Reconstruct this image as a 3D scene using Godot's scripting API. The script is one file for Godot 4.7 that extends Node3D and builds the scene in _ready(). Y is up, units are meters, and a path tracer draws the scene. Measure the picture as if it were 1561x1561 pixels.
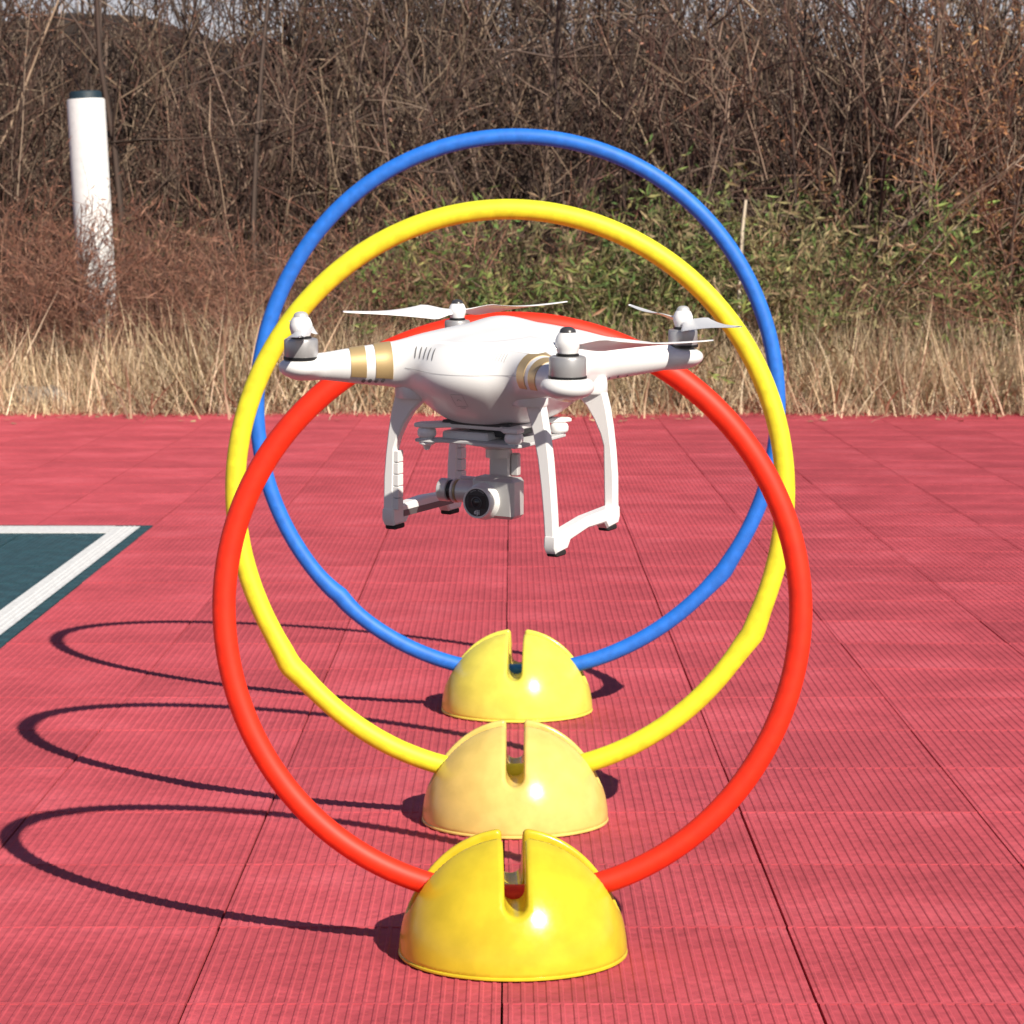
extends Node3D

# ---------------------------------------------------------------- naming and tagging
var taken := {}
var rng := RandomNumberGenerator.new()

func numbered(called: String, parent: Node) -> String:
	var key := str(parent.get_instance_id()) + "/" + called
	var n: int = taken.get(key, 0)
	taken[key] = n + 1
	return called if n == 0 else "%s_%03d" % [called, n]

func tag(o: Node, label := "", category := "", group := "", kind := "") -> Node:
	if label != "": o.set_meta("label", label)
	if category != "": o.set_meta("category", category)
	if group != "": o.set_meta("group", group)
	if kind != "": o.set_meta("kind", kind)
	return o

func base(called: String, at := Vector3.ZERO, parent: Node = self) -> Node3D:
	var o := Node3D.new()
	o.name = numbered(called, parent)
	parent.add_child(o, true)
	o.position = at
	return o

func put(called: String, mesh: Mesh, m: Material, parent: Node = self, at := Vector3.ZERO) -> MeshInstance3D:
	var o := MeshInstance3D.new()
	o.name = numbered(called, parent)
	o.mesh = mesh
	if m: o.material_override = m
	o.cast_shadow = GeometryInstance3D.SHADOW_CASTING_SETTING_ON
	parent.add_child(o, true)
	o.position = at
	return o

func scatter(called: String, mesh: Mesh, m: Material, xfs: Array, cols: Array, parent: Node = self) -> MultiMeshInstance3D:
	var mm := MultiMesh.new()
	mm.transform_format = MultiMesh.TRANSFORM_3D
	mm.use_colors = true
	mm.mesh = mesh
	mm.instance_count = xfs.size()
	for i in xfs.size():
		mm.set_instance_transform(i, xfs[i])
		mm.set_instance_color(i, cols[i])
	var o := MultiMeshInstance3D.new()
	o.name = numbered(called, parent)
	o.multimesh = mm
	o.material_override = m
	parent.add_child(o, true)
	return o

# ---------------------------------------------------------------- materials
func lin(r: float, g: float, b: float) -> Color:   # a base colour given as linear values
	return Color(r, g, b).linear_to_srgb()

func mat(c: Color, rough := 0.5, metal := 0.0) -> StandardMaterial3D:
	var m := StandardMaterial3D.new()
	m.albedo_color = c
	m.roughness = rough
	m.metallic = metal
	m.cull_mode = BaseMaterial3D.CULL_DISABLED
	return m

func vmat(rough := 0.8) -> StandardMaterial3D:
	var m := mat(Color(1, 1, 1), rough)
	m.vertex_color_use_as_albedo = true
	return m

func noise_tex(freq: float, a: Color, b: Color, octaves := 4, size := 512, sd := 1) -> NoiseTexture2D:
	var n := FastNoiseLite.new()
	n.seed = sd
	n.frequency = freq
	n.fractal_octaves = octaves
	var g := Gradient.new()
	g.set_color(0, a)
	g.set_color(1, b)
	g.set_offset(0, 0.25)
	g.set_offset(1, 0.75)
	var t := NoiseTexture2D.new()
	t.width = size
	t.height = size
	t.seamless = true
	t.noise = n
	t.color_ramp = g
	return t

func noise_normal(freq: float, strength: float, sd := 3) -> NoiseTexture2D:
	var n := FastNoiseLite.new()
	n.seed = sd
	n.frequency = freq
	n.fractal_octaves = 3
	var t := NoiseTexture2D.new()
	t.width = 512
	t.height = 512
	t.seamless = true
	t.as_normal_map = true
	t.bump_strength = strength
	t.noise = n
	return t

func worn(m: StandardMaterial3D, scale: float, freq: float, a: float, b: float, sd := 1, world := true) -> StandardMaterial3D:
	m.albedo_texture = noise_tex(freq, Color(a, a, a), Color(b, b, b), 5, 512, sd)
	m.uv1_triplanar = true
	m.uv1_world_triplanar = world
	m.uv1_scale = Vector3.ONE * scale
	return m

# ---------------------------------------------------------------- mesh helpers
func begin() -> SurfaceTool:
	var st := SurfaceTool.new()
	st.begin(Mesh.PRIMITIVE_TRIANGLES)
	return st

func tri(st: SurfaceTool, a: Vector3, b: Vector3, c: Vector3, n: Vector3) -> void:
	if (b - a).cross(c - a).dot(n) > 0.0:
		var t := b
		b = c
		c = t
	st.set_normal(n); st.add_vertex(a)
	st.set_normal(n); st.add_vertex(b)
	st.set_normal(n); st.add_vertex(c)

func quad(st: SurfaceTool, a: Vector3, b: Vector3, c: Vector3, d: Vector3, n: Vector3) -> void:
	tri(st, a, b, c, n)
	tri(st, a, c, d, n)

func quadn(st: SurfaceTool, a: Vector3, b: Vector3, c: Vector3, d: Vector3, na: Vector3, nb: Vector3, nc: Vector3, nd: Vector3) -> void:
	if (b - a).cross(c - a).dot(na + nb + nc) > 0.0:
		for k in [[a, na], [c, nc], [b, nb], [a, na], [d, nd], [c, nc]]:
			st.set_normal(k[1]); st.add_vertex(k[0])
	else:
		for k in [[a, na], [b, nb], [c, nc], [a, na], [c, nc], [d, nd]]:
			st.set_normal(k[1]); st.add_vertex(k[0])

func box(st: SurfaceTool, c: Vector3, s: Vector3, ch := 0.0, xf := Transform3D.IDENTITY) -> void:   # a box with chamfered edges
	var h := s * 0.5
	ch = minf(ch, minf(h.x, minf(h.y, h.z)) * 0.9)
	var ax := [Vector3(1, 0, 0), Vector3(0, 1, 0), Vector3(0, 0, 1)]
	var hv := [h.x, h.y, h.z]
	for i in 3:
		var j := (i + 1) % 3
		var k := (i + 2) % 3
		for sg in [-1.0, 1.0]:
			var n: Vector3 = ax[i] * sg
			var o: Vector3 = c + n * hv[i]
			var u: Vector3 = ax[j] * (hv[j] - ch)
			var v: Vector3 = ax[k] * (hv[k] - ch)
			quad(st, xf * (o - u - v), xf * (o + u - v), xf * (o + u + v), xf * (o - u + v), (xf.basis * n).normalized())
			if ch > 0.0:
				for sj in [-1.0, 1.0]:
					var n2: Vector3 = (n + ax[j] * sj).normalized()
					var e1: Vector3 = c + n * hv[i] + ax[j] * sj * (hv[j] - ch)
					var e2: Vector3 = c + n * (hv[i] - ch) + ax[j] * sj * hv[j]
					quad(st, xf * (e1 - v), xf * (e2 - v), xf * (e2 + v), xf * (e1 + v), (xf.basis * n2).normalized())
	if ch > 0.0:
		for sx in [-1.0, 1.0]:
			for sy in [-1.0, 1.0]:
				for sz in [-1.0, 1.0]:
					var s3 := Vector3(sx, sy, sz)
					tri(st, xf * (c + s3 * Vector3(h.x, h.y - ch, h.z - ch)), xf * (c + s3 * Vector3(h.x - ch, h.y, h.z - ch)), xf * (c + s3 * Vector3(h.x - ch, h.y - ch, h.z)), (xf.basis * s3).normalized())

func lathe(st: SurfaceTool, prof: Array, segs := 32, xf := Transform3D.IDENTITY) -> void:   # profile of (radius, height) turned about y
	var ns := []
	for i in prof.size() - 1:
		var d: Vector2 = prof[i + 1] - prof[i]
		ns.append(Vector2(d.y, -d.x).normalized())
	for i in prof.size() - 1:
		var n0: Vector2 = ns[i]
		var n1: Vector2 = ns[i]
		if i > 0 and ns[i - 1].dot(ns[i]) > 0.75: n0 = (ns[i - 1] + ns[i]).normalized()
		if i < ns.size() - 1 and ns[i + 1].dot(ns[i]) > 0.75: n1 = (ns[i + 1] + ns[i]).normalized()
		for s in segs:
			var a := TAU * s / segs
			var b := TAU * (s + 1) / segs
			var pa := Vector3(cos(a), 0, sin(a))
			var pb := Vector3(cos(b), 0, sin(b))
			var p: Vector2 = prof[i]
			var q: Vector2 = prof[i + 1]
			var up := Vector3(0, 1, 0)
			quadn(st, xf * (pa * p.x + up * p.y), xf * (pb * p.x + up * p.y), xf * (pb * q.x + up * q.y), xf * (pa * q.x + up * q.y),
				xf.basis * (pa * n0.x + up * n0.y), xf.basis * (pb * n0.x + up * n0.y), xf.basis * (pb * n1.x + up * n1.y), xf.basis * (pa * n1.x + up * n1.y))

func extrude(st: SurfaceTool, poly: PackedVector2Array, depth: float, ch: float, xf := Transform3D.IDENTITY) -> void:   # outline in x and y, thickness along z, chamfered rims
	if Geometry2D.is_polygon_clockwise(poly): poly.reverse()
	var n := poly.size()
	var en := []
	for i in n:
		var d: Vector2 = poly[(i + 1) % n] - poly[i]
		en.append(Vector2(d.y, -d.x).normalized())
	var ins := PackedVector2Array()
	var vn := []
	for i in n:
		var m: Vector2 = (en[i] + en[(i + n - 1) % n]).normalized()
		vn.append(m)
		ins.append(poly[i] - m * ch / maxf(0.5, m.dot(en[i])))
	var hz := depth * 0.5
	for i in n:
		var j := (i + 1) % n
		var na: Vector2 = vn[i] if vn[i].dot(en[i]) > 0.88 else en[i]
		var nb: Vector2 = vn[j] if vn[j].dot(en[i]) > 0.88 else en[i]
		var A := Vector3(na.x, na.y, 0)
		var B := Vector3(nb.x, nb.y, 0)
		quadn(st, xf * Vector3(poly[i].x, poly[i].y, -hz + ch), xf * Vector3(poly[j].x, poly[j].y, -hz + ch), xf * Vector3(poly[j].x, poly[j].y, hz - ch), xf * Vector3(poly[i].x, poly[i].y, hz - ch),
			xf.basis * A, xf.basis * B, xf.basis * B, xf.basis * A)
		for s in [-1.0, 1.0]:
			var zz := Vector3(0, 0, s)
			var A2 := (A + zz).normalized()
			var B2 := (B + zz).normalized()
			quadn(st, xf * Vector3(poly[i].x, poly[i].y, s * (hz - ch)), xf * Vector3(poly[j].x, poly[j].y, s * (hz - ch)), xf * Vector3(ins[j].x, ins[j].y, s * hz), xf * Vector3(ins[i].x, ins[i].y, s * hz),
				xf.basis * A2, xf.basis * B2, xf.basis * B2, xf.basis * A2)
	var tr := Geometry2D.triangulate_polygon(ins)
	for t in range(0, tr.size(), 3):
		for s in [-1.0, 1.0]:
			var z: float = s * hz
			tri(st, xf * Vector3(ins[tr[t]].x, ins[tr[t]].y, z), xf * Vector3(ins[tr[t + 1]].x, ins[tr[t + 1]].y, z), xf * Vector3(ins[tr[t + 2]].x, ins[tr[t + 2]].y, z), (xf.basis * Vector3(0, 0, s)).normalized())

# ---------------------------------------------------------------- smooth solids: surface nets over a distance field
func grad(f: Callable, p: Vector3, e: float) -> Vector3:
	return Vector3(f.call(p + Vector3(e, 0, 0)) - f.call(p - Vector3(e, 0, 0)), f.call(p + Vector3(0, e, 0)) - f.call(p - Vector3(0, e, 0)), f.call(p + Vector3(0, 0, e)) - f.call(p - Vector3(0, 0, e))) / (2.0 * e)

func nets(f: Callable, lo: Vector3, hi: Vector3, cell: float) -> ArrayMesh:
	var B := 6
	var nb := Vector3i(((hi - lo) / (cell * B)).ceil())
	var n := nb * B + Vector3i.ONE
	var vals := PackedFloat32Array()
	vals.resize(n.x * n.y * n.z)
	vals.fill(1e9)
	var ids := PackedInt32Array()
	ids.resize(n.x * n.y * n.z)
	ids.fill(-1)
	var near := []
	var reach := cell * B * 0.87 * 1.7
	for bx in nb.x:
		for by in nb.y:
			for bz in nb.z:
				var c := lo + (Vector3(bx, by, bz) + Vector3.ONE * 0.5) * B * cell
				if absf(f.call(c)) < reach: near.append(Vector3i(bx, by, bz) * B)
	for b in near:
		for x in range(b.x, b.x + B + 1):
			for y in range(b.y, b.y + B + 1):
				for z in range(b.z, b.z + B + 1):
					var k := (x * n.y + y) * n.z + z
					if vals[k] > 1e8: vals[k] = f.call(lo + Vector3(x, y, z) * cell)
	var verts := PackedVector3Array()
	var norms := PackedVector3Array()
	var cells := []
	var off := []
	for i in 8: off.append(((i & 1) * n.y + ((i >> 1) & 1)) * n.z + ((i >> 2) & 1))
	for b in near:
		for x in range(b.x, b.x + B):
			for y in range(b.y, b.y + B):
				for z in range(b.z, b.z + B):
					var k0 := (x * n.y + y) * n.z + z
					var ins := 0
					for i in 8:
						if vals[k0 + off[i]] < 0.0: ins += 1
					if ins == 0 or ins == 8: continue
					var sum := Vector3.ZERO
					var cnt := 0
					for i in 8:
						for ax in 3:
							if i & (1 << ax): continue
							var j := i | (1 << ax)
							var va := vals[k0 + off[i]]
							var vb := vals[k0 + off[j]]
							if (va < 0.0) == (vb < 0.0): continue
							var t := va / (va - vb)
							var pa := Vector3(i & 1, (i >> 1) & 1, (i >> 2) & 1)
							var pb := Vector3(j & 1, (j >> 1) & 1, (j >> 2) & 1)
							sum += pa.lerp(pb, t)
							cnt += 1
					var p := lo + (Vector3(x, y, z) + sum / cnt) * cell
					var g := grad(f, p, cell * 0.3)
					for it in 2:
						var l := g.length_squared()
						if l < 1e-6: break
						var stp: Vector3 = g * (f.call(p) / l)
						if stp.length() > cell * 0.6: stp = stp.normalized() * cell * 0.6
						p -= stp
						g = grad(f, p, cell * 0.3)
					ids[k0] = verts.size()
					verts.append(p)
					norms.append(g.normalized())
					cells.append(Vector3i(x, y, z))
	var idx := PackedInt32Array()
	for c in cells:
		var k: int = (c.x * n.y + c.y) * n.z + c.z
		for ax in 3:
			var e := Vector3i.ZERO
			e[ax] = 1
			var k2: int = ((c.x + e.x) * n.y + c.y + e.y) * n.z + c.z + e.z
			var s0 := vals[k] < 0.0
			if s0 == (vals[k2] < 0.0): continue
			var u := Vector3i.ZERO
			var v := Vector3i.ZERO
			u[(ax + 1) % 3] = 1
			v[(ax + 2) % 3] = 1
			if c[(ax + 1) % 3] == 0 or c[(ax + 2) % 3] == 0: continue
			var du := (u.x * n.y + u.y) * n.z + u.z
			var dv := (v.x * n.y + v.y) * n.z + v.z
			var q := [ids[k], ids[k - du], ids[k - du - dv], ids[k - dv]]
			if q[0] < 0 or q[1] < 0 or q[2] < 0 or q[3] < 0: continue
			if s0: idx.append_array([q[0], q[2], q[1], q[0], q[3], q[2]])
			else: idx.append_array([q[0], q[1], q[2], q[0], q[2], q[3]])
	var arr := []
	arr.resize(Mesh.ARRAY_MAX)
	arr[Mesh.ARRAY_VERTEX] = verts
	arr[Mesh.ARRAY_NORMAL] = norms
	arr[Mesh.ARRAY_INDEX] = idx
	var am := ArrayMesh.new()
	am.add_surface_from_arrays(Mesh.PRIMITIVE_TRIANGLES, arr)
	return am

func smin(a: float, b: float, k: float) -> float:
	var h := maxf(k - absf(a - b), 0.0) / k
	return minf(a, b) - h * h * k * 0.25

func smax(a: float, b: float, k: float) -> float:
	return -smin(-a, -b, k)

func ell(p: Vector3, r: Vector3) -> float:
	var k0 := (p / r).length()
	var k1 := (p / (r * r)).length()
	return k0 * (k0 - 1.0) / maxf(k1, 1e-6)

# ---------------------------------------------------------------- the court
const TILE := 0.309
const RIBS := 24

func tile_strip(x0: float, x1: float, z0: float, z1: float, first: int, last: int, pitch: float, lift: float, lips: bool) -> ArrayMesh:
	# ribbed top: valley, flank, crest, flank per rib; a lip along the two ends
	var st := begin()
	var lo := -0.0010 + lift
	var top := 0.0 + lift
	var xs := []
	xs.append(Vector2(x0, lo))
	for i in range(first, last):
		var c := (i + 0.5) * pitch
		xs.append(Vector2(c - 0.0028, lo))
		xs.append(Vector2(c - 0.0014, top))
		xs.append(Vector2(c + 0.0014, top))
		xs.append(Vector2(c + 0.0028, lo))
	xs.append(Vector2(x1, lo))
	var lip := 0.0022 if lips else 0.0
	for i in xs.size() - 1:
		var d: Vector2 = xs[i + 1] - xs[i]
		if d.x < 1e-5: continue
		var nn := Vector3(-d.y, d.x, 0).normalized()
		quad(st, Vector3(xs[i].x, xs[i].y, z0 + lip), Vector3(xs[i + 1].x, xs[i + 1].y, z0 + lip), Vector3(xs[i + 1].x, xs[i + 1].y, z1 - lip), Vector3(xs[i].x, xs[i].y, z1 - lip), nn)
	if lips:
		var t2 := top
		for s in [z0, z1 - lip]:
			quad(st, Vector3(x0, t2, s), Vector3(x1, t2, s), Vector3(x1, t2, s + lip), Vector3(x0, t2, s + lip), Vector3.UP)
			quad(st, Vector3(x0, t2, s), Vector3(x1, t2, s), Vector3(x1, lo, s), Vector3(x0, lo, s), Vector3(0, 0, -1))
			quad(st, Vector3(x0, t2, s + lip), Vector3(x1, t2, s + lip), Vector3(x1, lo, s + lip), Vector3(x0, lo, s + lip), Vector3(0, 0, 1))
		var bt := -0.013
		quad(st, Vector3(x0, lo, z0), Vector3(x0, lo, z1), Vector3(x0, bt, z1), Vector3(x0, bt, z0), Vector3(-1, 0, 0))
		quad(st, Vector3(x1, lo, z0), Vector3(x1, lo, z1), Vector3(x1, bt, z1), Vector3(x1, bt, z0), Vector3(1, 0, 0))
		quad(st, Vector3(x0, lo, z0), Vector3(x1, lo, z0), Vector3(x1, bt, z0), Vector3(x0, bt, z0), Vector3(0, 0, -1))
		quad(st, Vector3(x0, lo, z1), Vector3(x1, lo, z1), Vector3(x1, bt, z1), Vector3(x0, bt, z1), Vector3(0, 0, 1))
	return st.commit()

func wear_texture(n: int) -> ImageTexture:   # dust, faded patches and small specks
	var bytes := []
	for q in [[0.006, 4, 71], [0.05, 4, 72], [0.22, 2, 73]]:
		var f := FastNoiseLite.new()
		f.seed = q[2]
		f.frequency = q[0]
		f.fractal_octaves = q[1]
		var im := f.get_seamless_image(n, n)
		im.convert(Image.FORMAT_L8)
		bytes.append(im.get_data())
	var a: PackedByteArray = bytes[0]
	var b: PackedByteArray = bytes[1]
	var c: PackedByteArray = bytes[2]
	var out := PackedByteArray()
	out.resize(n * n * 3)
	for i in n * n:
		var v := 0.70 + 0.17 * a[i] / 255.0 + 0.10 * b[i] / 255.0 + 0.06 * c[i] / 255.0
		var dust := clampf((a[i] - 150) / 90.0, 0.0, 1.0) * 0.06
		if c[i] > 218: v *= 0.86
		out[i * 3] = int(clampf(v, 0, 1) * 255.0)
		out[i * 3 + 1] = int(clampf(v + dust, 0, 1) * 255.0)
		out[i * 3 + 2] = int(clampf(v + dust * 0.9, 0, 1) * 255.0)
	var img := Image.create_from_data(n, n, false, Image.FORMAT_RGB8, out)
	img.generate_mipmaps()
	return ImageTexture.create_from_image(img)

func build_court() -> void:
	var soil := worn(mat(lin(0.075, 0.055, 0.038), 0.95), 0.7, 0.02, 0.6, 1.0, 5)
	var pm := PlaneMesh.new()
	pm.size = Vector2(1600, 1600)
	tag(put("ground", pm, soil, self, Vector3(0, -0.03, 0)), "", "", "", "structure")
	var st := begin()
	box(st, Vector3(0, -0.02, -5.6), Vector3(13, 0.012, 13.2))
	tag(put("court_underlay", st.commit(), mat(lin(0.05, 0.010, 0.012), 0.9)), "", "", "", "structure")
	var reds := []
	var wear := wear_texture(1024)
	for k in 5:
		var v: float = [1.0, 0.945, 1.05, 0.975, 1.02][k]
		var m := mat(lin(0.70 * v, 0.118 * v, 0.148 * v), 0.75)
		m.albedo_texture = wear
		m.uv1_triplanar = true
		m.uv1_world_triplanar = true
		m.uv1_scale = Vector3.ONE * (0.34 + 0.03 * k)
		m.uv1_offset = Vector3(0.37, 0.0, 0.61) * k
		m.metallic_specular = 0.25
		m.normal_enabled = true
		m.normal_texture = noise_normal(0.2, 1.2)
		m.normal_scale = 0.35
		reds.append(m)
	var teal := worn(mat(lin(0.030, 0.095, 0.115), 0.5), 3.0, 0.012, 0.8, 1.0, 21)
	var g := 0.0014
	var tm := tile_strip(-TILE / 2 + g, TILE / 2 - g, -TILE / 2 + 0.0004, TILE / 2 - 0.0004, -RIBS / 2, RIBS / 2, (TILE - 0.004) / RIBS, 0.0, true)
	var court := base("court")
	tag(court, "", "", "", "structure")
	var spots := []
	for r in range(-3, 31):
		for c in range(-15, 15):
			var p := Vector3(-0.010 + (c + 0.5) * TILE, 0, -(2.70 + (r + 0.5) * TILE))
			var in_teal := c < -3 and r < 15 and r >= 1
			var over := absf(p.x) - TILE * 0.5 - 0.1815 * (-p.z + 0.15)
			var far := -p.z + (0.0 if over < 0.0 and p.z < -2.45 else 40.0 + maxf(over, 0.0))
			spots.append([far, p, in_teal])
	spots.sort_custom(func(a, b): return a[0] < b[0])
	var rest := []
	var tint := []
	for i in spots.size():
		var s = spots[i]
		var turn := Vector3(0, rng.randf_range(-0.0009, 0.0009), 0)
		var drop := Vector3(rng.randf_range(-0.0006, 0.0006), rng.randf_range(-0.0007, 0.0), 0)
		if i < 300:
			var t := put("tile", tm, teal if s[2] else reds[rng.randi() % 5], court, s[1] + drop)
			t.rotation = turn
		else:
			rest.append(Transform3D(Basis.from_euler(turn), s[1] + drop))
			var v := rng.randf_range(0.95, 1.03)
			tint.append(Color(0.030, 0.095, 0.115) if s[2] else Color(0.61 * v, 0.091 * v, 0.115 * v))
	tag(scatter("tiles", tm, vmat(0.5), rest, tint, court), "", "", "", "stuff")
	# the painted corner line: follows the ribs of the tiles it lies on
	var paint := worn(mat(lin(0.86, 0.87, 0.86), 0.6), 4.0, 0.03, 0.90, 1.0, 31)
	var pitch := (TILE - 0.004) / RIBS
	var ln := SurfaceTool.new()
	ln.begin(Mesh.PRIMITIVE_TRIANGLES)
	ln.append_from(tile_strip(-1.020, -0.956, -7.300, -3.05, -79, -76, pitch, 0.0012, false), 0, Transform3D(Basis.IDENTITY, Vector3(-0.010, 0, 0)))
	for k in 30:
		var xa := -1.0305 - (k + 1) * 0.12
		box(ln, Vector3(xa + 0.06, 0.0007, -7.215), Vector3(0.1195, 0.0018, 0.165))
	tag(put("court_line", ln.commit(), paint), "", "", "", "structure")

# ---------------------------------------------------------------- domes and hoops
const DR := 0.1195
const DH := 1.09

func dome_field(p: Vector3) -> float:
	var d := ell(p, Vector3(DR, DR * DH, DR))
	d = smax(d, 0.0015 - p.y, 0.006)
	# slot that runs front to back with a round floor
	var q := Vector2(p.x, minf(p.y - 0.0735, 0.0))
	d = smax(d, 0.0112 - q.length(), 0.006)
	# slot that runs across and holds the hoop
	var r := Vector2(p.z, minf(p.y - 0.064, 0.0))
	d = smax(d, 0.0195 - r.length(), 0.006)
	return d

func build_dome(mesh: Mesh, z: float, x: float, c: Color, label: String) -> void:
	var m := mat(c, 0.25)
	m.albedo_texture = noise_tex(0.01, Color(0.92, 0.92, 0.90), Color(1, 1, 1), 6, 512, int(-z * 10))
	m.uv1_triplanar = true
	m.uv1_scale = Vector3.ONE * 5.0
	m.roughness_texture = noise_tex(0.03, Color(0.75, 0.75, 0.75), Color(1, 1, 1), 4, 512, 8)
	m.normal_enabled = true
	m.normal_texture = noise_normal(0.06, 1.0, 9)
	m.normal_scale = 0.12
	var o := base("hoop_holder", Vector3(x, 0, z))
	o.rotation.y = (z + 3.5) * 0.05
	tag(o, label, "hoop holder", "yellow slotted domes holding up the hoops")
	put("dome", mesh, m, o)
	var st := begin()
	lathe(st, [Vector2(DR - 0.003, 0.0004), Vector2(DR - 0.0002, 0.0005), Vector2(DR + 0.0005, 0.0014), Vector2(DR + 0.0004, 0.0030), Vector2(DR - 0.0012, 0.0042)], 96)
	put("rim", st.commit(), m, o)

func build_hoop(at: Vector3, r: float, tall: float, tube: float, c: Color, label: String, kinks := []) -> void:
	var st := begin()
	var N := 220
	var M := 20
	var ring := []
	for i in N + 1:
		var a := TAU * i / N
		var dir := Vector3(cos(a), sin(a), 0)
		var wob := 1.0 + 0.0022 * sin(2.0 * a + at.z) + 0.0014 * sin(5.0 * a + 2.0 * at.z)
		var cen := Vector3(dir.x * r * (1.0 - tall), dir.y * r * (1.0 + tall), 0) * wob
		var fat := tube
		for kk in kinks:
			var off: float = wrapf(a - deg_to_rad(kk[0]), -PI, PI) / 0.075
			cen += dir * r * kk[1] * exp(-absf(off) * 1.3)
			fat += tube * 0.16 * exp(-off * off)
		var row := []
		for j in M + 1:
			var b := TAU * j / M
			var n := dir * cos(b) + Vector3(0, 0, 1) * sin(b)
			row.append([cen + n * fat, n])
		ring.append(row)
	for i in N:
		for j in M:
			var p = ring[i][j]
			var q = ring[i + 1][j]
			var s = ring[i + 1][j + 1]
			var t = ring[i][j + 1]
			quadn(st, p[0], q[0], s[0], t[0], p[1], q[1], s[1], t[1])
	var m := mat(c, 0.55)
	m.albedo_texture = noise_tex(0.015, Color(0.9, 0.9, 0.9), Color(1, 1, 1), 4, 512, 4)
	m.uv1_triplanar = true
	m.uv1_scale = Vector3.ONE * 6.0
	var o := put("hoop", st.commit(), m, self, at)
	tag(o, label, "hoop", "hoops standing one behind another")

# ---------------------------------------------------------------- the drone
const ARM_END := [Vector3(-0.101, -0.0185, 0.0858), Vector3(0.0993, -0.0185, 0.0984), Vector3(-0.0813, -0.0185, -0.0834), Vector3(0.0831, -0.0185, -0.101)]
const POD_R := [0.0148, 0.0166, 0.0128, 0.0140]
const CAN_R := [0.0110, 0.0114, 0.0089, 0.0099]
const CAN_H := [0.0128, 0.0132, 0.0105, 0.0112]
const ROOT := Vector3(0, -0.0165, 0)

func arm_radius(t: float) -> float:
	return 0.0185 - 0.0122 * pow(t, 1.6)

func drone_field(p: Vector3) -> float:
	var tb := clampf((p.y + 0.056) / 0.030, 0.0, 1.0)
	tb = tb * (2.0 - tb)
	var wx := lerpf(0.0315, 0.0440, tb)
	var wz := lerpf(0.0440, 0.0560, tb)
	var q := pow(pow(absf(p.x) / wx, 2.6) + pow(absf(p.z) / wz, 2.6), 1.0 / 2.6)
	var d := (q - 1.0) * 0.036
	d = smax(d, -(p.y + 0.0555), 0.014)
	d = smax(d, p.y + 0.006, 0.012)
	var e := ell(p - Vector3(0, -0.022, 0), Vector3(0.058, 0.0298, 0.070))
	d = smin(d, e, 0.010)
	for i in 4:
		var a: Vector3 = ARM_END[i] - ROOT
		var t := clampf((p - ROOT).dot(a) / a.length_squared(), 0.0, 1.0)
		var v := p - ROOT - a * t
		v.y *= 0.94
		d = smin(d, v.length() - arm_radius(t), 0.015)
	for i in 4:
		var r: float = POD_R[i]
		var pod := ell(p - ARM_END[i], Vector3(r, r * 0.52, r))
		pod = smax(pod, p.y + 0.0128, 0.003)
		d = smin(d, pod, 0.006)
	return d

func drone_hit(o: Vector3, dir: Vector3) -> Vector3:   # from outside along dir onto the shell
	var p := o
	for k in 60:
		var f := drone_field(p)
		if absf(f) < 0.00004: break
		p += dir * f * 0.6
	return p

func band(i: int, t0: float, t1: float, lift: float) -> ArrayMesh:   # a strip laid round an arm
	var st := begin()
	var a: Vector3 = (ARM_END[i] - ROOT)
	var ax := a.normalized()
	var u := Vector3.UP
	u = (u - ax * u.dot(ax)).normalized()
	var w := ax.cross(u)
	var NA := 44
	var NT := 5
	var rows := []
	for k in NT + 1:
		var c := ROOT + a * lerpf(t0, t1, float(k) / NT)
		var row := []
		for j in NA + 1:
			var ang := deg_to_rad(lerpf(-126.0, 126.0, float(j) / NA))
			var dir := u * cos(ang) + w * sin(ang)
			var p := drone_hit(c + dir * 0.03, -dir)
			var n := grad(drone_field, p, 0.0004).normalized()
			row.append([p + n * lift, n, p - n * 0.0002])
		rows.append(row)
	for k in NT:
		for j in NA:
			var p = rows[k][j]
			var q = rows[k + 1][j]
			var s = rows[k + 1][j + 1]
			var t = rows[k][j + 1]
			quadn(st, p[0], q[0], s[0], t[0], p[1], q[1], s[1], t[1])
	for k in [0, NT]:
		for j in NA:
			quad(st, rows[k][j][0], rows[k][j + 1][0], rows[k][j + 1][2], rows[k][j][2], ax * (-1.0 if k == 0 else 1.0))
	return st.commit()

func slit(st: SurfaceTool, o: Vector3, dir: Vector3, a: Vector3, b: Vector3, wide: float, lift: float) -> void:   # a narrow strip from o+a to o+b, pressed on the shell along dir
	var side := (b - a).cross(dir).normalized() * wide * 0.5
	var rows := []
	for k in 7:
		var c := o + a.lerp(b, k / 6.0)
		var row := []
		for s in [-1.0, 0.0, 1.0]:
			var tp := 0.35 if k == 0 or k == 6 else 1.0
			var p := drone_hit(c + side * s * tp - dir * 0.02, dir)
			var n := grad(drone_field, p, 0.0004).normalized()
			row.append([p + n * lift, n])
		rows.append(row)
	for k in 6:
		for j in 2:
			var p = rows[k][j]
			var q = rows[k + 1][j]
			var s = rows[k + 1][j + 1]
			var t = rows[k][j + 1]
			quadn(st, p[0], q[0], s[0], t[0], p[1], q[1], s[1], t[1])

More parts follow.
